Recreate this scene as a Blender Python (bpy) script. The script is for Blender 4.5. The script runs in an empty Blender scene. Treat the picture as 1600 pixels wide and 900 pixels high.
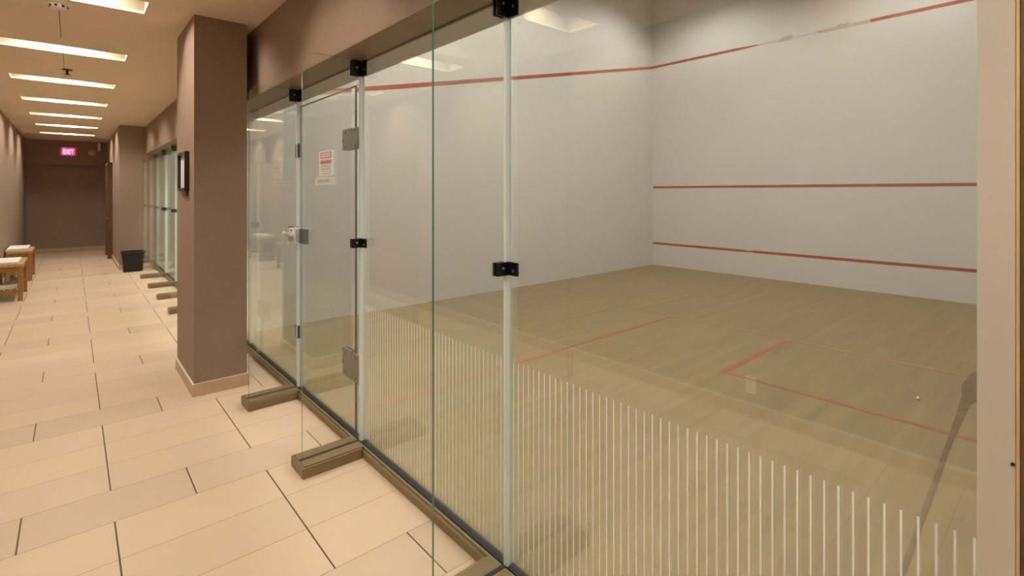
import bpy, bmesh, math, random
from mathutils import Vector, Matrix
random.seed(4)
SC = bpy.context.scene
COL = SC.collection
PI = math.pi

# ---------------------------------------------------------------- camera, world, exposure
cd = bpy.data.cameras.new('camera'); cam = bpy.data.objects.new('camera', cd); COL.objects.link(cam)
YAW = math.atan2(688, 783)
cam.location = (0, 0, 1.68); cam.rotation_euler = (PI/2, 0, -YAW)
cd.sensor_width = 36; cd.lens = 783/1600*36; cd.shift_y = -(450-301)/1600
cd.clip_start = .02; cd.clip_end = 100
SC.camera = cam
SC.view_settings.view_transform = 'Standard'
SC.view_settings.look = 'None'
SC.view_settings.gamma = 1
SC.view_settings.use_curve_mapping = False
SC.view_settings.exposure = 0.0
SC.cycles.max_bounces = 10
SC.cycles.diffuse_bounces = 5
SC.cycles.transparent_max_bounces = 24
SC.cycles.use_denoising = True
w = bpy.data.worlds.new('world'); SC.world = w; w.use_nodes = True
w.node_tree.nodes['Background'].inputs[0].default_value = (1, .93, .85, 1)
w.node_tree.nodes['Background'].inputs[1].default_value = .02

LAMP_E = 165.0                      # ceiling trough lamps
LAMP_C = (1, .935, .80)
COURT_P = 185.0                    # court ceiling lamps and added fill lamps, watts each
COURT_C = (1, .955, .89)
def unseen_court_lamp(x, y, p=COURT_P):
    l = bpy.data.lights.new('unseen_court_lamp', 'SPOT'); l.energy = p; l.color = COURT_C
    l.spot_size = math.radians(152); l.spot_blend = .6; l.shadow_soft_size = .18
    o = bpy.data.objects.new('unseen_court_lamp', l); o.location = (x, y, 6.05); COL.objects.link(o)
for x in (2.9, 5.6, 8.6):
    for y in (1.6, 5.1):
        unseen_court_lamp(x, y, COURT_P*(1.75 if x < 3 else 1))
for x in (3.0, 7.5):
    for y in (8.6, 12.0):
        unseen_court_lamp(x, y, COURT_P*1.9)

unseen_court_lamp(2.7, 12.5, COURT_P*2.2); unseen_court_lamp(2.6, 9.5, COURT_P*1.6)  # unseen fill lamps added to brighten the far court behind its glass

# ---------------------------------------------------------------- materials
def nt(name):
    m = bpy.data.materials.new(name); m.use_nodes = True
    return m, m.node_tree, m.node_tree.nodes['Principled BSDF']
def mat(name, col, rough=.6, metal=0, noise=0, scale=8, spec=.5, bump=0, stretch=None, emit=0, coat=0):
    m, t, b = nt(name)
    b.inputs['Base Color'].default_value = (*col, 1)
    b.inputs['Roughness'].default_value = rough; b.inputs['Metallic'].default_value = metal
    b.inputs['Specular IOR Level'].default_value = spec
    b.inputs['Coat Weight'].default_value = coat
    if emit:
        b.inputs['Emission Color'].default_value = (*col, 1); b.inputs['Emission Strength'].default_value = emit
    if noise or bump:
        tc = t.nodes.new('ShaderNodeTexCoord'); n = t.nodes.new('ShaderNodeTexNoise')
        n.inputs['Scale'].default_value = scale; n.inputs['Detail'].default_value = 5
        if stretch:
            mp = t.nodes.new('ShaderNodeMapping'); mp.inputs['Scale'].default_value = stretch
            t.links.new(tc.outputs['Object'], mp.inputs[0]); t.links.new(mp.outputs[0], n.inputs['Vector'])
        else:
            t.links.new(tc.outputs['Object'], n.inputs['Vector'])
        if noise:
            r = t.nodes.new('ShaderNodeMapRange')
            r.inputs['From Min'].default_value = .3; r.inputs['From Max'].default_value = .7
            r.inputs['To Min'].default_value = 1-noise; r.inputs['To Max'].default_value = 1+noise
            t.links.new(n.outputs['Fac'], r.inputs['Value'])
            v = t.nodes.new('ShaderNodeVectorMath'); v.operation = 'SCALE'
            v.inputs[0].default_value = col
            t.links.new(r.outputs[0], v.inputs['Scale']); t.links.new(v.outputs[0], b.inputs['Base Color'])
        if bump:
            bp = t.nodes.new('ShaderNodeBump'); bp.inputs['Strength'].default_value = bump
            bp.inputs['Distance'].default_value = .01
            t.links.new(n.outputs['Fac'], bp.inputs['Height']); t.links.new(bp.outputs[0], b.inputs['Normal'])
    return m

M = {}
M['wall'] = mat('taupe_wallcovering', (.30, .212, .157), .75, noise=.07, scale=70, bump=.10)
M['ceiling'] = mat('ceiling_paint', (.77, .645, .485), .85, noise=.02, scale=5)
M['court_wall'] = mat('court_plaster', (.60, .583, .54), .55, noise=.02, scale=1.3)
M['bronze'] = mat('bronze_trim', (.235, .163, .078), .42, .1, noise=.10, scale=9, stretch=(3, 3, 20))
M['bronze_dark'] = mat('bronze_soffit', (.24, .175, .09), .5, .1, noise=.08, scale=6)
M['base'] = mat('baseboard_tile', (.56, .40, .26), .45, noise=.08, scale=14)
M['rubber'] = mat('black_gasket', (.02, .022, .022), .6)
M['alu'] = mat('aluminium', (.62, .60, .55), .35, .8)
M['black'] = mat('black_fitting', (.008, .008, .01), .28, .3)
M['steel'] = mat('brushed_steel', (.17, .165, .145), .5, .3, noise=.08, scale=40)
M['chrome'] = mat('polished_lock', (.80, .79, .78), .3, .35)
M['darkgrey'] = mat('dark_grey_case', (.06, .065, .07), .5)
M['bolt'] = mat('bolt_head', (.55, .53, .5), .3, .9)
M['hole'] = mat('dark_socket', (.01, .01, .01), .8)
M['seal'] = mat('silicone_joint', (.82, .90, .88), .3)
M['edge_pale'] = mat('pale_glass_edge', (.62, .74, .70), .2)
M['edge'] = mat('green_glass_edge', (.035, .17, .125), .12, spec=.8)
M['red'] = mat('red_line_paint', (.36, .085, .05), .55, noise=.18, scale=7)
M['redfloor'] = mat('red_floor_paint', (.34, .10, .05), .4, noise=.15, scale=9)
M['faintfloor'] = mat('worn_floor_paint', (.30, .185, .075), .4, noise=.2, scale=9)
M['dark_strip'] = mat('dark_floor_strip', (.135, .088, .035), .4, noise=.3, scale=6)
M['pale_red'] = mat('worn_line_paint', (.50, .38, .36), .6, noise=.12, scale=12)
M['bare'] = mat('bare_plaster', (.43, .42, .34), .7, noise=.1, scale=20)
M['white'] = mat('white_plastic_and_highlight', (.78, .76, .72), .4)
M['cream'] = mat('trough_cream', (.32, .26, .18), .7)
M['lamp'] = mat('lamp_lens', LAMP_C, .5, emit=LAMP_E)
M['stripe'] = mat('white_stripe_film', (.95, .95, .91), .5)
_t = M['stripe'].node_tree; _d = _t.nodes.new('ShaderNodeBsdfTranslucent'); _d.inputs[0].default_value = (.92, .92, .88, 1)
_x = _t.nodes.new('ShaderNodeMixShader'); _x.inputs[0].default_value = .05
_t.links.new(_t.nodes['Principled BSDF'].outputs[0], _x.inputs[1]); _t.links.new(_d.outputs[0], _x.inputs[2])
_t.links.new(_x.outputs[0], _t.nodes['Material Output'].inputs[0])
M['paper'] = mat('white_paper', (.80, .77, .74), .6)
M['ink'] = mat('sign_ink', (.16, .10, .10), .6)
M['signred'] = mat('sign_red', (.55, .13, .13), .6)
M['plaque'] = mat('grey_plaque', (.62, .60, .55), .5)
M['frame'] = mat('dark_frame', (.02, .012, .010), .3)
M['clip'] = mat('brown_clip', (.16, .08, .05), .5)
M['bin'] = mat('black_bin', (.008, .008, .010), .35, noise=.2, scale=8)
M['wood'] = mat('bench_wood', (.33, .165, .055), .45, noise=.25, scale=6, stretch=(6, 1, 6))
M['woodlight'] = mat('bench_top_wood', (.50, .34, .14), .4, noise=.18, scale=6, stretch=(6, 1, 6))
M['doorwood'] = mat('door_wood', (.15, .085, .048), .45, noise=.2, scale=5, stretch=(8, 8, 1))
M['trimwood'] = mat('raw_trim_wood', (.62, .42, .18), .6, noise=.2, scale=5, stretch=(8, 8, 1))
M['towel'] = mat('white_towel', (.78, .76, .73), .9, bump=.3, scale=60)
M['jamb'] = mat('beige_metal_panel', (.62, .57, .485), .35, .1, noise=.03, scale=3)
M['exit'] = mat('exit_red', (1, .02, .12), .5, emit=2.2)
M['exitw'] = mat('exit_white', (1, .72, .80), .5, emit=2.4)
M['exitbox'] = mat('exit_housing', (.55, .36, .25), .5)
M['speaker'] = mat('speaker_grille', (.62, .42, .32), .6)
M['hairline'] = mat('ceiling_hairline', (.13, .09, .06), .8)

def glass_mat(name, tint):
    m = bpy.data.materials.new(name); m.use_nodes = True; t = m.node_tree; t.nodes.clear()
    o = t.nodes.new('ShaderNodeOutputMaterial'); mix = t.nodes.new('ShaderNodeMixShader')
    tr = t.nodes.new('ShaderNodeBsdfTransparent'); tr.inputs[0].default_value = (*tint, 1)
    gl = t.nodes.new('ShaderNodeBsdfGlossy'); gl.inputs['Roughness'].default_value = 0.0
    gl.inputs['Color'].default_value = (.95, 1, .98, 1)
    lw = t.nodes.new('ShaderNodeLayerWeight'); lw.inputs['Blend'].default_value = .5
    p = t.nodes.new('ShaderNodeMath'); p.operation = 'POWER'; p.inputs[1].default_value = 5
    a = t.nodes.new('ShaderNodeMath'); a.operation = 'MULTIPLY_ADD'; a.inputs[1].default_value = .90; a.inputs[2].default_value = .10
    t.links.new(lw.outputs['Facing'], p.inputs[0]); t.links.new(p.outputs[0], a.inputs[0])
    t.links.new(a.outputs[0], mix.inputs[0]); t.links.new(tr.outputs[0], mix.inputs[1]); t.links.new(gl.outputs[0], mix.inputs[2])
    t.links.new(mix.outputs[0], o.inputs[0])
    return m
M['glass'] = glass_mat('clear_glass', (.982, .990, .984))

# corridor tile floor: courses across the corridor, every fourth course shifted half a tile
def tile_mat():
    m, t, b = nt('corridor_tiles'); N = t.nodes; L = t.links
    def math_(op, a, b_=None, c=None):
        n = N.new('ShaderNodeMath'); n.operation = op
        for i, v in enumerate((a, b_, c)):
            if v is None: continue
            if isinstance(v, (int, float)): n.inputs[i].default_value = v
            else: L.new(v, n.inputs[i])
        return n.outputs[0]
    tc = N.new('ShaderNodeTexCoord'); sp = N.new('ShaderNodeSeparateXYZ'); L.new(tc.outputs['Object'], sp.inputs[0])
    x, y = sp.outputs[0], sp.outputs[1]
    PH, PW = .3525, .72
    v = math_('DIVIDE', math_('SUBTRACT', y, 3.262), PH)
    row = math_('FLOOR', v); fy = math_('SUBTRACT', v, row)
    m4 = math_('FLOORED_MODULO', row, 4)
    shift = math_('LESS_THAN', m4, .5)
    u = math_('SUBTRACT', math_('DIVIDE', math_('SUBTRACT', x, .165), PW), math_('MULTIPLY', shift, .5))
    cx = math_('FLOOR', u); fx = math_('SUBTRACT', u, cx)
    dx = math_('MULTIPLY', math_('MINIMUM', fx, math_('SUBTRACT', 1, fx)), PW)
    dy = math_('MULTIPLY', math_('MINIMUM', fy, math_('SUBTRACT', 1, fy)), PH)
    jx = math_('LESS_THAN', dx, .0036)
    edge2 = math_('MAXIMUM', math_('LESS_THAN', m4, .5), math_('MULTIPLY', math_('GREATER_THAN', m4, .5), math_('LESS_THAN', m4, 1.5)))
    jy = math_('LESS_THAN', dy, .0017)
    jy2 = math_('MULTIPLY', shift, math_('LESS_THAN', dy, .0022))
    wn = N.new('ShaderNodeTexWhiteNoise'); wn.noise_dimensions = '2D'
    cb = N.new('ShaderNodeCombineXYZ'); L.new(cx, cb.inputs[0]); L.new(row, cb.inputs[1]); L.new(cb.outputs[0], wn.inputs['Vector'])
    ns = N.new('ShaderNodeTexNoise'); ns.inputs['Scale'].default_value = 3; ns.inputs['Detail'].default_value = 4
    L.new(tc.outputs['Object'], ns.inputs['Vector'])
    bri = math_('ADD', math_('MULTIPLY_ADD', wn.outputs['Value'], .07, .93), math_('MULTIPLY_ADD', ns.outputs['Fac'], .10, -.05))
    bri = math_('SUBTRACT', bri, math_('MULTIPLY', shift, .075))
    vm = N.new('ShaderNodeVectorMath'); vm.operation = 'SCALE'; vm.inputs[0].default_value = (.665, .515, .365); L.new(bri, vm.inputs['Scale'])
    m1 = N.new('ShaderNodeMix'); m1.data_type = 'RGBA'; L.new(math_('MULTIPLY', math_('MAXIMUM', jy, jy2), .85), m1.inputs['Factor'])
    L.new(vm.outputs[0], m1.inputs['A']); m1.inputs['B'].default_value = (.26, .14, .075, 1)
    m2 = N.new('ShaderNodeMix'); m2.data_type = 'RGBA'; L.new(jx, m2.inputs['Factor'])
    L.new(m1.outputs['Result'], m2.inputs['A']); m2.inputs['B'].default_value = (.10, .05, .03, 1)
    L.new(m2.outputs['Result'], b.inputs['Base Color'])
    b.inputs['Roughness'].default_value = .42; b.inputs['Specular IOR Level'].default_value = .35
    return m
M['tile'] = tile_mat()

# court floor: narrow maple strips running from the glass to the front wall
def maple_mat():
    m, t, b = nt('court_maple'); N = t.nodes; L = t.links
    tc = N.new('ShaderNodeTexCoord'); sp = N.new('ShaderNodeSeparateXYZ'); L.new(tc.outputs['Object'], sp.inputs[0])
    def math_(op, a, b_=None, c=None):
        n = N.new('ShaderNodeMath'); n.operation = op
        for i, v in enumerate((a, b_, c)):
            if v is None: continue
            if isinstance(v, (int, float)): n.inputs[i].default_value = v
            else: L.new(v, n.inputs[i])
        return n.outputs[0]
    row = math_('FLOOR', math_('DIVIDE', sp.outputs[1], .057))
    wn0 = N.new('ShaderNodeTexWhiteNoise'); wn0.noise_dimensions = '1D'; L.new(row, wn0.inputs['W'])
    col = math_('FLOOR', math_('ADD', math_('DIVIDE', sp.outputs[0], .9), math_('MULTIPLY', wn0.outputs['Value'], 7)))
    cb = N.new('ShaderNodeCombineXYZ'); L.new(row, cb.inputs[0]); L.new(col, cb.inputs[1])
    wn = N.new('ShaderNodeTexWhiteNoise'); wn.noise_dimensions = '2D'; L.new(cb.outputs[0], wn.inputs['Vector'])
    ns = N.new('ShaderNodeTexNoise'); ns.inputs['Scale'].default_value = 1; ns.inputs['Detail'].default_value = 5
    mp = N.new('ShaderNodeMapping'); mp.inputs['Scale'].default_value = (.8, 9, 1)
    L.new(tc.outputs['Object'], mp.inputs[0]); L.new(mp.outputs[0], ns.inputs['Vector'])
    bri = math_('ADD', math_('MULTIPLY_ADD', wn.outputs['Value'], .10, .90), math_('MULTIPLY_ADD', ns.outputs['Fac'], .45, -.22))
    vm = N.new('ShaderNodeVectorMath'); vm.operation = 'SCALE'; vm.inputs[0].default_value = (.272, .205, .104); L.new(bri, vm.inputs['Scale'])
    L.new(vm.outputs[0], b.inputs['Base Color']); b.inputs['Roughness'].default_value = .5; b.inputs['Specular IOR Level'].default_value = .25
    return m
M['maple'] = maple_mat()

# ---------------------------------------------------------------- helpers
def link(name, bm, m, parent=None, loc=None, smooth=False):
    me = bpy.data.meshes.new(name); bm.normal_update(); bm.to_mesh(me); bm.free()
    for k in (m if isinstance(m, (list, tuple)) else [m]): me.materials.append(M[k])
    if smooth:
        for p in me.polygons: p.use_smooth = True
    o = bpy.data.objects.new(name, me); COL.objects.link(o)
    if loc: o.location = loc
    if parent:
        o.parent = parent
    return o
def tag(o, label=None, cat=None, group=None, kind=None):
    if label: o['label'] = label
    if cat: o['category'] = cat
    if group: o['group'] = group
    if kind: o['kind'] = kind
    return o
def empty(name, loc, label, cat, group=None):
    o = bpy.data.objects.new(name, None); o.location = loc; o.empty_display_size = .1; COL.objects.link(o)
    return tag(o, label, cat, group)
def box(bm, x0, x1, y0, y1, z0, z1, bev=0, mi=0):
    r = bmesh.ops.create_cube(bm, size=1)
    vs = r['verts']
    for v in vs:
        v.co = Vector((x0 if v.co.x < 0 else x1, y0 if v.co.y < 0 else y1, z0 if v.co.z < 0 else z1))
    fs = list({f for v in vs for f in v.link_faces})
    for f in fs: f.material_index = mi
    if bev:
        es = list({e for v in vs for e in v.link_edges})
        r = bmesh.ops.bevel(bm, geom=es, offset=bev, segments=2, affect='EDGES', profile=.6)
        for f in r['faces']: f.material_index = mi
    return bm
def B(*a, bev=0): return box(bmesh.new(), *a, bev=bev)
def cyl(bm, p, ax, r, h, seg=20, r2=None, mi=0):
    """a cylinder starting at p along axis ax"""
    ax = Vector(ax).normalized(); q = Vector((0, 0, 1)).rotation_difference(ax).to_matrix().to_4x4()
    c = Vector(p)+ax*h/2
    res = bmesh.ops.create_cone(bm, cap_ends=True, segments=seg, radius1=r, radius2=r if r2 is None else r2, depth=h,
                          matrix=Matrix.Translation(c) @ q)
    for f in {f for v in res['verts'] for f in v.link_faces}: f.material_index = mi
    return bm
def prism(bm, pts, axis, a, b, mi=0):
    """polygon in the two other axes extruded along axis from a to b"""
    def mk(u, v, k):
        return {'x': (k, u, v), 'y': (u, k, v), 'z': (u, v, k)}[axis]
    A = [bm.verts.new(mk(u, v, a)) for u, v in pts]; Bv = [bm.verts.new(mk(u, v, b)) for u, v in pts]
    fs = [bm.faces.new(A), bm.faces.new(Bv[::-1])]
    n = len(pts)
    for i in range(n): fs.append(bm.faces.new((A[i], Bv[i], Bv[(i+1) % n], A[(i+1) % n])))
    for f in fs: f.material_index = mi
    bmesh.ops.recalc_face_normals(bm, faces=fs)
    return bm
def struct(name, bm, m): return tag(link(name, bm, m), kind='structure')
def text(name, s, size, m, parent, mtx, ext=.0004, width=None):
    cu = bpy.data.curves.new(name, 'FONT'); cu.body = s; cu.size = size; cu.extrude = ext
    cu.align_x = 'CENTER'; cu.align_y = 'CENTER'; cu.resolution_u = 3
    tmp = bpy.data.objects.new(name+'_c', cu); COL.objects.link(tmp)
    bpy.context.view_layer.update()
    me = bpy.data.meshes.new_from_object(tmp.evaluated_get(bpy.context.evaluated_depsgraph_get()))
    bpy.data.objects.remove(tmp)
    if width:
        xs = [v.co.x for v in me.vertices]; k = width/(max(xs)-min(xs))
        for v in me.vertices: v.co.x *= k
    me.transform(mtx); me.materials.clear(); me.materials.append(M[m]); me.name = name
    o = bpy.data.objects.new(name, me); COL.objects.link(o)
    if parent: o.parent = parent
    return o
# text standing on a face that looks towards -X (reading direction -Y)
def face_mx(x, y, z):
    return Matrix(((0, 0, -1, x), (-1, 0, 0, y), (0, 1, 0, z), (0, 0, 0, 1)))
# text on a face that looks towards -Y (reading direction +X)
def face_my(x, y, z):
    return Matrix(((1, 0, 0, x), (0, 0, -1, y), (0, 1, 0, z), (0, 0, 0, 1)))

# ---------------------------------------------------------------- the setting
XL, XG, XB = -.95, 1.43, 1.235          # left wall, glass plane, bulkhead face
CH, HD = 3.15, 2.54                     # corridor ceiling, soffit above the glass
YN, YF = -3.0, 19.0
CX0, CX1, CY0, CY1, CHT = 1.46, 10.2, .05, 6.62, 6.3      # the court in front
struct('floor', B(XL, 1.46, YN, YF+.3, -.12, 0), 'tile')
# ceiling with the slots of the light troughs cut out
LX0, LX1, LW = -.58, .447, .33
LY = [4.93+1.975*k for k in range(-3, 7)]
bm = bmesh.new(); y = YN
for c in LY:
    box(bm, XL, 1.46, y, c-LW/2, CH, CH+.02)
    box(bm, XL, LX0, c-LW/2, c+LW/2, CH, CH+.02); box(bm, LX1, 1.46, c-LW/2, c+LW/2, CH, CH+.02)
    y = c+LW/2
box(bm, XL, 1.46, y, YF+.3, CH, CH+.02)
struct('ceiling', bm, 'ceiling')
struct('wall_left', B(XL-.15, XL, YN, YF+.3, 0, CH+.3), 'wall')
bm = B(XL, 1.46, YF+.12, YF+.3, 0, 2.46); box(bm, XL, 1.46, YF-.02, YF+.3, 2.46, CH)
struct('wall_far', bm, 'wall')
struct('wall_near', B(XL-.15, 1.46, YN-.15, YN, 0, CH), 'wall')
struct('wall_right_upper', B(XB, CX0, .0755, 13.8, HD+.012, CH), 'wall')
struct('trim_1', B(XB, XG+.03, .0755, 13.8, HD, HD+.012), 'bronze_dark')
bm = B(1.303, CX0, YN, .0748, 0, CH)
struct('wall_right_near', bm, 'doorwood')
struct('wall_right_far', B(.78, 1.46, 13.8, YF+.12, 0, CH), 'wall')
struct('wall_column', B(.757, 1.153, 4.83, 5.70, 0, CH), 'wall')
def baseboard(name, parts):
    bm = bmesh.new()
    for p in parts:
        box(bm, *p, bev=.002); box(bm, *p[:4], p[5], p[5]+.004, mi=1)  # white cap strip is a painted highlight along the baseboard top
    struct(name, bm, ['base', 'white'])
BH = .10
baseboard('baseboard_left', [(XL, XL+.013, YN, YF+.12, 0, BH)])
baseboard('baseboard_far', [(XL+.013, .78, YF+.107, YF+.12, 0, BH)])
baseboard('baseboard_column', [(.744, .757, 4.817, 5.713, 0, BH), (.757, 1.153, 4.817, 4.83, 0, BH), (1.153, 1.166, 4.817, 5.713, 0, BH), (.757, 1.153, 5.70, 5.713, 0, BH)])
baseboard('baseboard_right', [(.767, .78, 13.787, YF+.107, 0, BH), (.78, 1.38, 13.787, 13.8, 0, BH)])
# courts
struct('floor_court', B(CX0-.03, CX1+.2, -.1, 13.8, -.12, 0), 'maple')
struct('wall_court_front', B(CX1, CX1+.2, -.1, 13.8, 0, CHT), 'court_wall')
struct('wall_court_left', B(1.452, CX1, CY1, CY1+.45, 0, CHT), 'court_wall')
struct('wall_court_right', B(CX0, CX1, CY0-.15, CY0, 0, CHT), 'court_wall')
struct('wall_court_end', B(1.47, CX1, 13.75, 13.95, 0, CHT), 'court_wall')
struct('wall_court_back', B(CX0, CX0+.2, CY0, 13.75, HD+.012, CHT), 'court_wall')
struct('ceiling_court', B(CX0, CX1+.2, -.1, 13.95, CHT, CHT+.1), 'court_wall')
# kerb under the glass: bronze strip, raised lip, black gasket
bm = B(1.384, 1.455, .07, 13.8, 0, .046, bev=.003); box(bm, 1.398, 1.412, .07, 13.8, .046, .056)
k = struct('trim_2', bm, 'bronze')
struct('trim_3', B(1.4165, 1.4545, .07, 13.8, .0465, .0585), 'rubber')

# ---------------------------------------------------------------- painted lines
def line(name, bm, m, label, cat='painted line', group=None):
    return tag(link(name, bm, m), label, cat, group)
FX, FX1 = CX1-.003, CX1-.0006
line('court_line', B(FX, FX1, CY0+.01, CY1-.01, 1.78, 1.83), 'red', 'red service line at mid height of the court front wall')
# the low line with a scraped nick
bm = bmesh.new()
pts = [(CY0, .48), (4.30, .48), (4.36, .492), (4.45, .487), (4.50, .48), (CY1, .48), (CY1, .53), (4.52, .53), (4.47, .515), (4.36, .518), (4.30, .53), (CY0, .53)]
prism(bm, pts, 'x', FX, FX1)
line('court_line', bm, 'red', 'red tin line low across the court front wall')
# the worn out line: sound at both ends, thin and flaking between
def yy(px): # pixel column on the front wall to Y
    a = (px-800)/783; s, c = math.sin(YAW), math.cos(YAW)
    return CX1*(c-a*s)/(s+a*c)
t = empty('court_line', (CX1, yy(1270), 4.57), 'worn red out line high across the court front wall, flaked in the middle', 'painted line')
def seg(name, pts, m):
    o = link(name, prism(bmesh.new(), pts, 'x', FX, FX1), m); o.parent = t; o.matrix_parent_inverse = Matrix.Translation(-t.location)
    return o
Z0, Z1 = 4.575, 4.63
seg('painted_stretch', [(CY1, Z0), (yy(1150), Z0), (yy(1185), Z0+.018), (yy(1185), Z0+.034), (yy(1150), Z1), (CY1, Z1)], 'red')
seg('worn_stretch', [(yy(1183), Z0+.015), (yy(1214), Z0+.022), (yy(1214), Z0+.034), (yy(1183), Z0+.034)], 'bare')
tag(seg('flaked_patch', [(yy(1214), Z0+.02), (yy(1219), Z0-.01), (yy(1236), Z0-.005), (yy(1240), Z0+.03), (yy(1238), Z0+.085), (yy(1224), Z0+.08)], 'bare'), 'flaked patch of bare plaster')
seg('worn_stretch', [(yy(1244), Z0+.01), (yy(1268), Z0+.016), (yy(1268), Z0+.03), (yy(1244), Z0+.024)], 'bare')
seg('worn_stretch', [(yy(1271), Z0+.016), (yy(1281), Z0+.03), (yy(1281), Z0+.05), (yy(1271), Z0+.03)], 'bare')
seg('faded_stretch', [(yy(1279), Z0), (yy(1360), Z0), (yy(1360), Z1), (yy(1330), Z1), (yy(1326), Z1+.04), (yy(1318), Z1+.01), (yy(1314), Z1+.035), (yy(1308), Z1+.02), (yy(1306), Z1), (yy(1290), Z1), (yy(1279), Z1-.02)], 'pale_red')
seg('painted_stretch', [(yy(1360), Z0), (CY0, Z0), (CY0, Z1), (yy(1360), Z1)], 'red')
# side wall out line, sloping down to the glass
bm = bmesh.new()
prism(bm, [(1.47, 2.765), (CX1-.01, 4.565), (CX1-.01, 4.625), (1.47, 2.83)], 'y', CY1-.003, CY1-.0006)
line('court_line', bm, 'red', 'red out line sloping down the left side wall of the court')
FZ = .0015
line('court_line', B(6.12, 6.17, CY0, CY1, 0, FZ), 'faintfloor', 'faint worn short line across the court floor')
line('court_line', B(1.47, 6.12, 3.655, 3.705, 0, FZ), 'redfloor', 'red half court line running from the glass to the short line')
bm = B(4.57, 6.12, 2.19, 2.25, 0, FZ); box(bm, 4.57, 4.62, CY0, 2.19, 0, FZ)
line('court_line', bm, 'redfloor', 'red right service box outline on the court floor')
bm = B(4.57, 6.12, 5.15, 5.20, 0, FZ); box(bm, 4.57, 4.62, 5.20, CY1, 0, FZ)
line('court_line', bm, 'faintfloor', 'faint left service box outline on the court floor')
bm = bmesh.new()
prism(bm, [(1.75, .512), (2.74, .512), (4.5, .578), (5.35, .585), (5.55, .545), (5.75, .60), (6.35, .61), (6.35, .68), (5.8, .695), (5.5, .655), (4.5, .607), (2.75, .535), (1.75, .528)], 'z', 0.0016, .0022)
line('floor_streak', bm, 'dark_strip', 'dark brown streak along the right side of the court floor', 'floor mark')  # narrow strip darker than the court floor
sp = bmesh.new(); bmesh.ops.create_icosphere(sp, subdivisions=2, radius=.013, matrix=Matrix.Translation((0, 0, .0125)))
tag(link('paper_scrap', sp, 'paper', loc=(5.16, .88, 0)), 'tiny white scrap lying in the right service box', 'scrap')

# ---------------------------------------------------------------- glass wall
def pane(name, x0, x1, y0, y1, z0, z1, parent, flat='x'):
    bm = bmesh.new(); box(bm, x0, x1, y0, y1, z0, z1)
    ax = {'x': 0, 'y': 1}[flat]
    bm.normal_update()
    for f in bm.faces:
        f.material_index = 0 if abs(f.normal[ax]) > .9 else (2 if abs(f.normal.z) > .9 else 1)
    return link(name, bm, ['glass', 'edge_pale', 'rubber'], parent)
def at0(o, par):
    o.parent = par; o.matrix_parent_inverse = Matrix.Translation(-Vector(par.location)); return o
GZ0, GZ1, GT = .06, HD-.002, .012
FINS = [1.65, 3.11, 4.32, 5.9, 7.15, 8.41, 9.66, 10.88, 12.2]
def panel(y0, y1, label, stripes=False, z0=GZ0, z1=GZ1, group=None):
    r = empty('glass_screen', (XG, (y0+y1)/2, z0), label, 'glass screen', group)
    at0(pane('pane', XG, XG+GT, y0+.004, y1-.004, z0, z1, None), r)
    if stripes:
        bm = bmesh.new(); n = int((y1-y0-.03)/.0312); ys = y0+.02
        for i in range(n+1):
            yc = ys+i*.0312
            box(bm, XG-.0008, XG-.0003, yc-.0024, yc+.0024, .10, .952)
        at0(link('stripe_film', bm, 'stripe'), r)
    return r
panel(.13, 1.65, 'glass wall panel at the right end, white vertical stripes up to waist height', True)
panel(1.65, 3.11, 'striped glass wall panel between the two nearest glass fins, right of the glass door', True)
panel(4.32, 5.9, 'plain glass wall panel left of the glass door, partly behind the brown column')
panel(3.11, 4.32, 'narrow glass pane above the glass door', z0=2.40)
for i, (a, b) in enumerate(zip(FINS[3:], FINS[4:]+[13.78])):
    if b < 7.2: lab = 'glass wall panel hidden mostly behind the brown column'
    else: lab = ['', 'glass panel of the far court, nearest beyond the brown column', 'second glass panel of the far court beyond the column', 'third glass panel of the far court beyond the column', 'fourth glass panel of the far court, near the black bin', 'glass panel of the far court behind the black bin'][i]
    panel(a, b, lab, group=None if b < 7.2 else 'glass panels of the far court')
panel(12.2+0, 13.78, '', ) if False else None

def bolt(y, x, z, ax, parent, m='bolt', r=.0065, h=.004):
    o = link('bolt', cyl(bmesh.new(), (0, 0, 0), ax, r, h, 14), m, loc=None)
    o.data.transform(Matrix.Translation((x, y, z))); at0c(o, parent); return o
def at0c(o, par):            # par itself already carries world coordinates in its mesh
    o.parent = par; o.matrix_parent_inverse = par.matrix_world.inverted() if False else Matrix.Identity(4); return o

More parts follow.
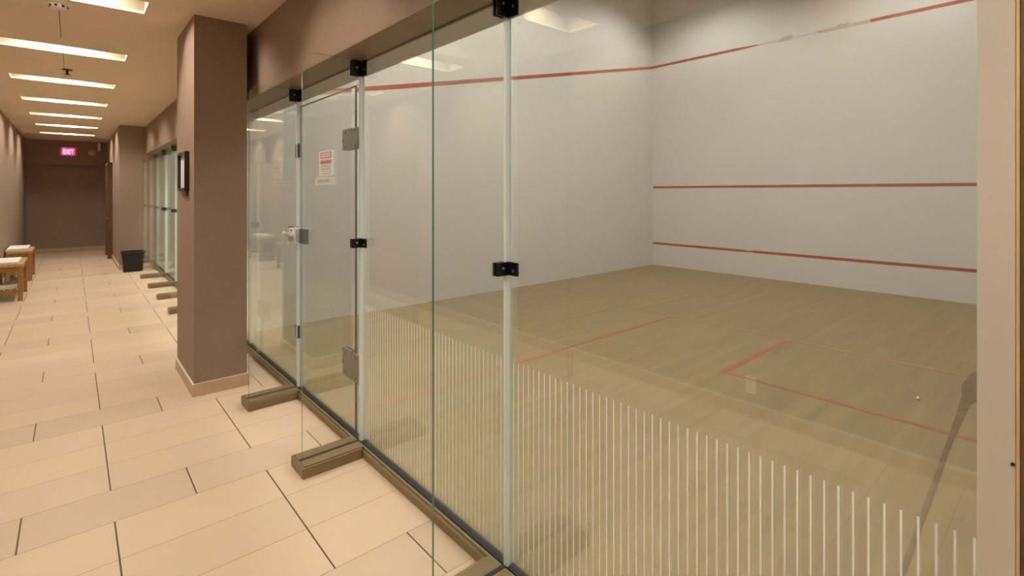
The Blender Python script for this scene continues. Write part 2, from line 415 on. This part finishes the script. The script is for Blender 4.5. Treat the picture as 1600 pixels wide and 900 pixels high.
def fin(yc, label, mid=True, notch=False, group='glass fins along the wall'):
    """one stiffening fin standing on its base block; meshes are local to the fin's foot"""
    r = empty('glass_fin', (XG, yc, 0), label, 'glass fin', group)
    # base block with a slot line and a top bead
    bm = B(-.416, -.048, -.105, .105, 0, .062, bev=.004)
    box(bm, -.402, -.03, -.092, -.012, .062, .068, bev=.002); box(bm, -.402, -.03, .012, .092, .062, .068, bev=.002)
    bb = link('base_block', bm, 'bronze', r)
    sl = link('slot_gasket', B(-.398, -.02, -.0115, .0115, .0618, .0665), 'rubber', bb)
    # pane with a chamfered outer top corner
    bm = bmesh.new()
    z1 = HD-.002
    pts = [(-.385, .05), (-.022, .05), (-.022, z1), (-.30, z1), (-.345, z1-.012), (-.375, z1-.045), (-.385, z1-.09)]
    if notch: pts[1:2] = [(-.022, .05), (-.022, 1.25), (-.09, 1.25), (-.09, 1.40), (-.022, 1.40)]
    prism(bm, pts, 'y', -.006, .006); bm.normal_update()
    for f in bm.faces: f.material_index = 0 if abs(f.normal.y) > .9 else (2 if f.normal.x > .9 else 1)
    p = link('pane', bm, ['glass', 'edge', 'seal'], r)
    bm = B(-.021, -.001, -.0078, .0078, .06, 1.25 if notch else z1)
    if notch: box(bm, -.021, -.001, -.0078, .0078, 1.40, z1)
    link('joint_seal', bm, 'seal', r)
    def bracket(zc, h, up=False):
        bm = bmesh.new()
        # angle on the near side, plate on the far side
        box(bm, -.078, -.001, -.016, -.0065, zc-h/2, zc+h/2, bev=.0015)
        box(bm, -.012, -.001, -.068, -.0065, zc-h/2, zc+h/2, bev=.0015)
        box(bm, -.078, -.001, .0065, .016, zc-h/2, zc+h/2, bev=.0015)
        b = link('bracket', bm, 'black', r)
        link('bolt', cyl(bmesh.new(), (-.045, -.016, zc+.004), (0, -1, 0), .0065, .004, 14), 'bolt', b)
        link('bolt', cyl(bmesh.new(), (-.012, -.045, zc-.008), (-1, 0, 0), .0065, .004, 14), 'bolt', b)
        return b
    if mid: bracket(1.352, .058)
    bracket(HD-.055, .10)
    return r
fin(1.65, 'nearest glass fin with a green front edge and two black brackets', group=None)
fin(3.11, 'glass fin right of the glass door, standing on a bronze block', group=None)
fin(4.32, 'glass fin left of the glass door, beside the brown column', mid=False, notch=True, group=None)
for y, l in ((8.41, 'glass fin on a low block nearest beyond the brown column'), (9.66, 'glass fin on a low block, second beyond the brown column'),
             (10.88, 'glass fin on a low block, third beyond the brown column'), (12.2, 'glass fin on a low block beside the black bin')):
    fin(y, l)

# ---------------------------------------------------------------- glass door
D = empty('glass_door', (XG, 3.16, .07), 'frameless glass door with grey hinges and a white warning sign', 'door')
def dpart(name, bm, m, par=None):
    o = link(name, bm, m)
    if par is None: at0(o, D)
    else: o.parent = par
    return o
DY0, DY1, DZ0, DZ1 = 3.225, 4.285, .075, 2.392
at0(pane('pane', XG+.001, XG+.011, DY0, DY1, DZ0, DZ1, None), D)
# thin dark seals round the leaf
bm = B(XG-.002, XG+.013, DY0-.0045, DY0-.0015, DZ0, DZ1+.006); box(bm, XG-.002, XG+.013, DY1+.0015, DY1+.0045, DZ0, DZ1+.006)
box(bm, XG-.002, XG+.013, DY0, DY1, DZ1+.001, DZ1+.006)
dpart('edge_seal', bm, 'darkgrey')
def hinge(zc, hh):
    a = dpart('hinge', box(B(XG-.016, XG-.001, 3.245, 3.40, zc-hh/2, zc+hh/2, bev=.005), XG-.016, XG-.001, 3.232, 3.25, zc-hh*.26, zc+hh*.26, bev=.002), 'steel')
    b = box(bmesh.new(), XG-.016, XG-.001, 3.135, 3.236, zc-hh/2-.004, zc+hh/2-.004, bev=.005)
    dpart('hinge_leaf', b, 'steel', a)
    dpart('back_plate', B(XG+.0125, XG+.026, 3.245, 3.40, zc-hh/2, zc+hh/2, bev=.003), 'steel', a)
    for y in (3.355, 3.395-.018, 3.185, 3.185):
        pass
    for y, z in ((3.345, zc+hh*.33), (3.345, zc-hh*.36), (3.385, zc-.004), (3.185, zc+hh*.36), (3.185, zc-hh*.38)):
        dpart('screw', cyl(bmesh.new(), (XG-.0155, y, z), (-1, 0, 0), .0090, .002, 12), 'hole', a)
hinge(2.045, .145); hinge(.515, .19)
# lock: black strike on the fixed panel, polished case with lever, grey keep on the leaf
lk = dpart('lock_case', B(XG-.055, XG-.001, 4.255, 4.425, 1.262, 1.385, bev=.006), 'chrome')
bm = cyl(bmesh.new(), (XG-.055, 4.30, 1.335), (-1, 0, 0), .022, .02, 20); cyl(bm, (XG-.082, 4.29, 1.335), (0, 1, .0), .011, .15, 14)
bmesh.ops.create_uvsphere(bm, u_segments=14, v_segments=8, radius=.026, matrix=Matrix.Translation((XG-.085, 4.45, 1.325)) @ Matrix.Diagonal((.6, 1, 1.25, 1)))
cyl(bm, (XG-.05, 4.30, 1.335), (-1, 0, 0), .011, .032, 14)
dpart('lever', bm, 'chrome', lk)
dpart('keyhole', cyl(bmesh.new(), (XG-.0555, 4.35, 1.365), (-1, 0, 0), .008, .002, 12), 'hole', lk)
dpart('strike_plate', B(XG-.03, XG-.0012, 4.43, 4.52, 1.262, 1.39, bev=.004), 'black', lk)
dpart('lock_keep', B(XG-.03, XG-.001, 4.10, 4.235, 1.265, 1.385, bev=.004), 'darkgrey', lk)
# guide clamps at the closing edge
for z, h in ((2.03, .115), (.52, .105)):
    g = dpart('edge_clamp', B(XG-.018, XG-.001, 4.302, 4.375, z-h/2, z+h/2, bev=.003), 'darkgrey')
    dpart('clamp_plate', B(XG-.021, XG-.0185, 4.318, 4.36, z-h*.38, z+h*.38, bev=.001), 'steel', g)
# warning sign and plaque
sx = XG-.0005
s = dpart('warning_sign', B(sx-.003, sx, 3.595, 3.865, 1.807, 1.992, bev=.001), 'paper'); s['label'] = 'white sign with red and grey print'
sx -= .0032
SY = 3.73
bm = bmesh.new()
bm2 = box(bmesh.new(), sx-.0004, sx, SY-.108, SY+.108, 1.938, 1.984)
dpart('sign_header', bm2, 'signred', s)
dpart('header_field', B(sx-.0009, sx-.0005, SY-.085, SY+.085, 1.946, 1.976), 'paper', s)
text('sign_lettering', 'WARNING', .027, 'ink', s, face_mx(sx-.0013, SY, 1.961), .0002, .15)
bm = bmesh.new()
box(bm, sx-.0004, sx, SY-.108, SY+.108, 1.895, 1.922); box(bm, sx-.0004, sx, SY-.1, SY+.1, 1.929, 1.9325)
dpart('sign_band', bm, 'signred', s)
bm = bmesh.new()
for z, q in ((1.884, .1), (1.874, .1), (1.862, .095), (1.852, .1), (1.822, .105), (1.838, .105)):
    box(bm, sx-.0004, sx, SY-q, SY+q, z-.0018, z+.0018)
dpart('sign_print', bm, 'ink', s)
pq = dpart('door_plaque', B(XG-.004, XG-.0005, 3.575, 3.945, 1.738, 1.795, bev=.001), 'plaque')
text('plaque_lettering', 'SQUASH COURT', .034, 'ink', pq, face_mx(XG-.0046, 3.785, 1.768), .0002, .24)

# ---------------------------------------------------------------- end post at the right of the glass
P = empty('end_post', (1.30, .1, 0), 'beige metal end post with small screws at the right edge', 'post')
o = at0(link('panel', B(1.302, 1.455, .0805, .1335, 0, HD-.002, bev=.002), 'jamb'), P)
for z in (2.085, 1.18, .35):
    at0(link('screw', cyl(bmesh.new(), (1.302, .0845, z), (-1, 0, 0), .003, .002, 12), 'hole'), P)
at0(link('wood_edge', B(1.300, 1.455, .0752, .0802, 0, HD-.002, bev=.001), 'trimwood'), P)

# ---------------------------------------------------------------- ceiling fittings
def trough(yc, label):
    r = empty('ceiling_light', ((LX0+LX1)/2, yc, CH), label, 'ceiling light', 'slot lights in the corridor ceiling')
    hx, hy, dp, th = (LX1-LX0)/2, LW/2, .15, .012
    bm = bmesh.new()
    box(bm, -hx-th, hx+th, -hy-th, hy+th, dp, dp+th)
    box(bm, -hx-th, -hx-.0005, -hy-th, hy+th, .021, dp); box(bm, hx+.0005, hx+th, -hy-th, hy+th, .021, dp)
    box(bm, -hx, hx, -hy-th, -hy-.0005, .021, dp); box(bm, -hx, hx, hy+.0005, hy+th, .021, dp)
    link('housing', bm, 'cream', r)
    bm = bmesh.new(); box(bm, -.22, .22, -.07, .07, dp-.012, dp-.001, bev=.003)
    link('lamp', bm, 'lamp', r)
    return r
names = ['', '', '', 'slot ceiling light cut by the top edge of the photo, nearest', 'second slot ceiling light, cut by the left edge of the photo',
         'third slot ceiling light, just beyond the sprinkler', 'fourth slot ceiling light down the corridor', 'fifth slot ceiling light down the corridor',
         'sixth slot ceiling light, last but one before the exit sign', 'seventh slot ceiling light, farthest and nearest the exit sign']
behind = ['slot ceiling light far behind the viewer', 'slot ceiling light behind the viewer', 'slot ceiling light reflected largest in the glass wall']
for i, c in enumerate(LY): trough(c, names[i] or behind[i])

t = empty('smoke_detector', (-.075, 5.22, CH), 'round cream smoke detector on the ceiling between the two nearest lights', 'smoke detector')
bm = cyl(bmesh.new(), (0, 0, 0), (0, 0, -1), .085, .018, 32, .08)
link('base_plate', bm, 'white', t)
b = link('sensor_body', cyl(bmesh.new(), (0, 0, -.018), (0, 0, -1), .058, .03, 32, .05), 'white', t)
for a in range(8):
    q = a*PI/4+.3; link('vent', B(-.008, .008, -.003, .003, -.043, -.028), 'hole', b, loc=(.0535*math.sin(q), .0535*math.cos(q), 0)).rotation_euler = (0, 0, -q)
t = empty('sprinkler_head', (-.04, 8.0, CH), 'dark sprinkler head hanging from the ceiling by the third light', 'sprinkler')
link('escutcheon', cyl(bmesh.new(), (0, 0, 0), (0, 0, -1), .05, .008, 24), 'frame', t)
bm = cyl(bmesh.new(), (0, 0, -.008), (0, 0, -1), .012, .05, 12); cyl(bm, (0, 0, -.058), (0, 0, -1), .03, .004, 16)
link('deflector', bm, 'frame', t)
tag(link('ceiling_hairline', B(-.079, -.074, 5.33, 6.4, CH-.002, CH), 'hairline'), 'thin dark line in the ceiling running on from the smoke detector', 'hairline')  # thin dark strip along the ceiling, in two lengths
tag(link('ceiling_hairline', B(-.07, -.066, 7.15, 7.9, CH-.002, CH), 'hairline'), 'thin dark line in the ceiling leading to the sprinkler head', 'hairline')

# ---------------------------------------------------------------- far end of the corridor
yb = YF-.02
t = empty('exit_sign', (-.075, yb, 2.84), 'glowing red EXIT sign on the far wall', 'exit sign')
link('housing', B(-.185, .185, -.05, 0, -.115, .115, bev=.006), 'exitbox', t)
f = link('face', B(-.135, .145, -.054, -.0505, -.098, .105), 'exit', t)
text('lettering', 'EXIT', .19, 'exitw', f, face_my(.005, -.0552, -.012), .0004, .22)
t = empty('wall_speaker', (.44, yb, 2.84), 'round speaker grille on the far wall right of the exit sign', 'speaker')
bm = cyl(bmesh.new(), (0, 0, 0), (0, -1, 0), .085, .012, 32)
link('rim', bm, 'speaker', t); link('grille', cyl(bmesh.new(), (0, -.012, 0), (0, -1, 0), .065, .006, 32, .05), 'exitbox', t)
t = empty('emergency_light', (.60, yb, 3.0), 'small pale emergency light in the corner above the far wall', 'emergency light')
link('body', B(-.03, .03, -.10, 0, -.11, .12, bev=.008), 'white', t)
link('lamp_head', cyl(bmesh.new(), (0, -.10, -.06), (0, -1, -.3), .035, .035, 20, .04), 'white', t)
# wooden door in its frame on the right wall
t = tag(bpy.data.objects.new('door_1', None), kind='structure'); COL.objects.link(t); t.location = (.78, 16.3, 0)
bm = B(-.10, 0, 0, .07, 0, 2.45, bev=.004); box(bm, -.10, 0, 1.0, 1.07, 0, 2.45, bev=.004); box(bm, -.10, 0, .07, 1.0, 2.38, 2.45, bev=.004)
link('door_frame', bm, 'doorwood', t)
lf = link('door_leaf', B(-.055, -.014, .075, .995, .006, 2.375, bev=.003), 'doorwood', t)
link('door_handle', cyl(cyl(bmesh.new(), (-.055, .16, 1.02), (-1, 0, 0), .012, .05, 12), (-.10, .15, 1.02), (0, 1, 0), .01, .12, 12), 'chrome', lf)

# ---------------------------------------------------------------- things on the floor
t = empty('waste_bin', (.985, 13.42, 0), 'black plastic waste bin in front of the far brown column', 'bin')
def tub(w0, d0, w1, d1, z0, z1, th):
    bm = bmesh.new(); rings = []
    def ring(w_, d_, z, r=.05, n=6):
        vs = []
        for cx, cy, a0 in ((w_/2-r, d_/2-r, 0), (-w_/2+r, d_/2-r, PI/2), (-w_/2+r, -d_/2+r, PI), (w_/2-r, -d_/2+r, 1.5*PI)):
            for i in range(n+1):
                a = a0+PI/2*i/n; vs.append(bm.verts.new((cx+r*math.cos(a), cy+r*math.sin(a), z)))
        return vs
    R = [ring(w0, d0, z0), ring(w1, d1, z1), ring(w1-2*th, d1-2*th, z1), ring(w0-2*th, d0-2*th, z0+th)]
    for a, b in zip(R, R[1:]):
        for i in range(len(a)): bm.faces.new((a[i], a[(i+1) % len(a)], b[(i+1) % len(a)], b[i]))
    bm.faces.new(R[0][::-1]); bm.faces.new(R[-1])
    bmesh.ops.recalc_face_normals(bm, faces=bm.faces)
    return bm
link('tub', tub(.335, .25, .40, .31, 0, .42, .006), 'bin', t)
link('rim', tub(.43, .34, .445, .355, .385, .43, .02), 'bin', t)
def bench(yc, label):
    t = empty('bench', (-.745, yc, 0), label, 'bench', 'wooden benches along the left wall')
    W, L_ = .355, 1.02
    bm = bmesh.new()
    for i in range(4):
        x = -W/2+.0445+i*.0888; box(bm, x-.042, x+.042, -L_/2, L_/2, .535, .575, bev=.004)
    link('seat', bm, 'woodlight', t)
    for sx in (-1, 1):
        for sy in (-1, 1):
            x, y = sx*(W/2-.03), sy*(L_/2-.035)
            link('leg', B(x-.03, x+.03, y-.03, y+.03, 0, .535, bev=.003), 'wood', t)
    bm = bmesh.new()
    for sy in (-1, 1):
        y = sy*(L_/2-.035); box(bm, -W/2+.06, W/2-.06, y-.014, y+.014, .455, .535, bev=.002); box(bm, -W/2+.06, W/2-.06, y-.018, y+.018, .13, .175, bev=.002)
    for sx in (-1, 1):
        x = sx*(W/2-.03); box(bm, x-.012, x+.012, -L_/2+.065, L_/2-.065, .455, .535, bev=.002)
    link('rail', bm, 'wood', t)
    bm = bmesh.new()
    for i in range(3):
        x = -.075+.075*i; box(bm, x-.03, x+.03, -L_/2+.02, L_/2-.02, .175, .195, bev=.002)
    link('shelf', bm, 'wood', t)
    return t
bench(11.36, 'nearer low wooden bench against the left corridor wall'); bench(13.72, 'farther low wooden bench against the left corridor wall')
def towel(x, y, z, w_, d_, label, n=3, h=.016):
    bm = bmesh.new()
    for i in range(n):
        j = .006*((i*7) % 3-1)
        box(bm, -w_/2+j, w_/2+j, -d_/2, d_/2, i*h, (i+1)*h-.0015, bev=.006)
    o = tag(link('folded_towel', bm, 'towel', loc=(x, y, z)), label, 'towel', 'folded towels on the benches')
    return o
towel(-.77, 11.30, .5755, .29, .78, 'folded white towel lying on the nearer wooden bench', 2)
towel(-.78, 13.68, .5755, .29, .86, 'folded white towel lying on the farther wooden bench', 3)
towel(-.74, 11.02, .1955, .22, .26, 'folded white towel on the lower shelf of the nearer bench', 3)

# ---------------------------------------------------------------- on the walls
t = empty('picture_frame', (.757, 5.24, 1.865), 'dark framed notice hanging on the side of the brown column', 'picture frame')
bm = B(-.035, 0, -.195, .195, .145, .17, bev=.003); box(bm, -.035, 0, -.195, .195, -.17, -.145, bev=.003)
box(bm, -.035, 0, -.195, -.17, -.146, .146, bev=.003); box(bm, -.035, 0, .17, .195, -.146, .146, bev=.003)
link('frame', bm, 'frame', t); link('notice', B(-.012, -.001, -.17, .17, -.145, .145), 'paper', t)
t2 = empty('wall_clip', (.757, 5.12, 1.672), 'small brown clip under the framed notice on the column', 'clip')
bm = B(-.018, 0, -.03, .03, -.022, .022, bev=.003); link('body', bm, 'clip', t2)
t = empty('wall_outlet', (XL, 1.64, .243), 'white electrical outlet low on the left wall, seen mirrored in the glass', 'outlet')
link('cover_plate', B(0, .006, -.04, .04, -.062, .062, bev=.002), 'white', t)
for z in (-.026, .026): link('socket', B(.0062, .0085, -.017, .017, z-.014, z+.014, bev=.001), 'plaque', t)
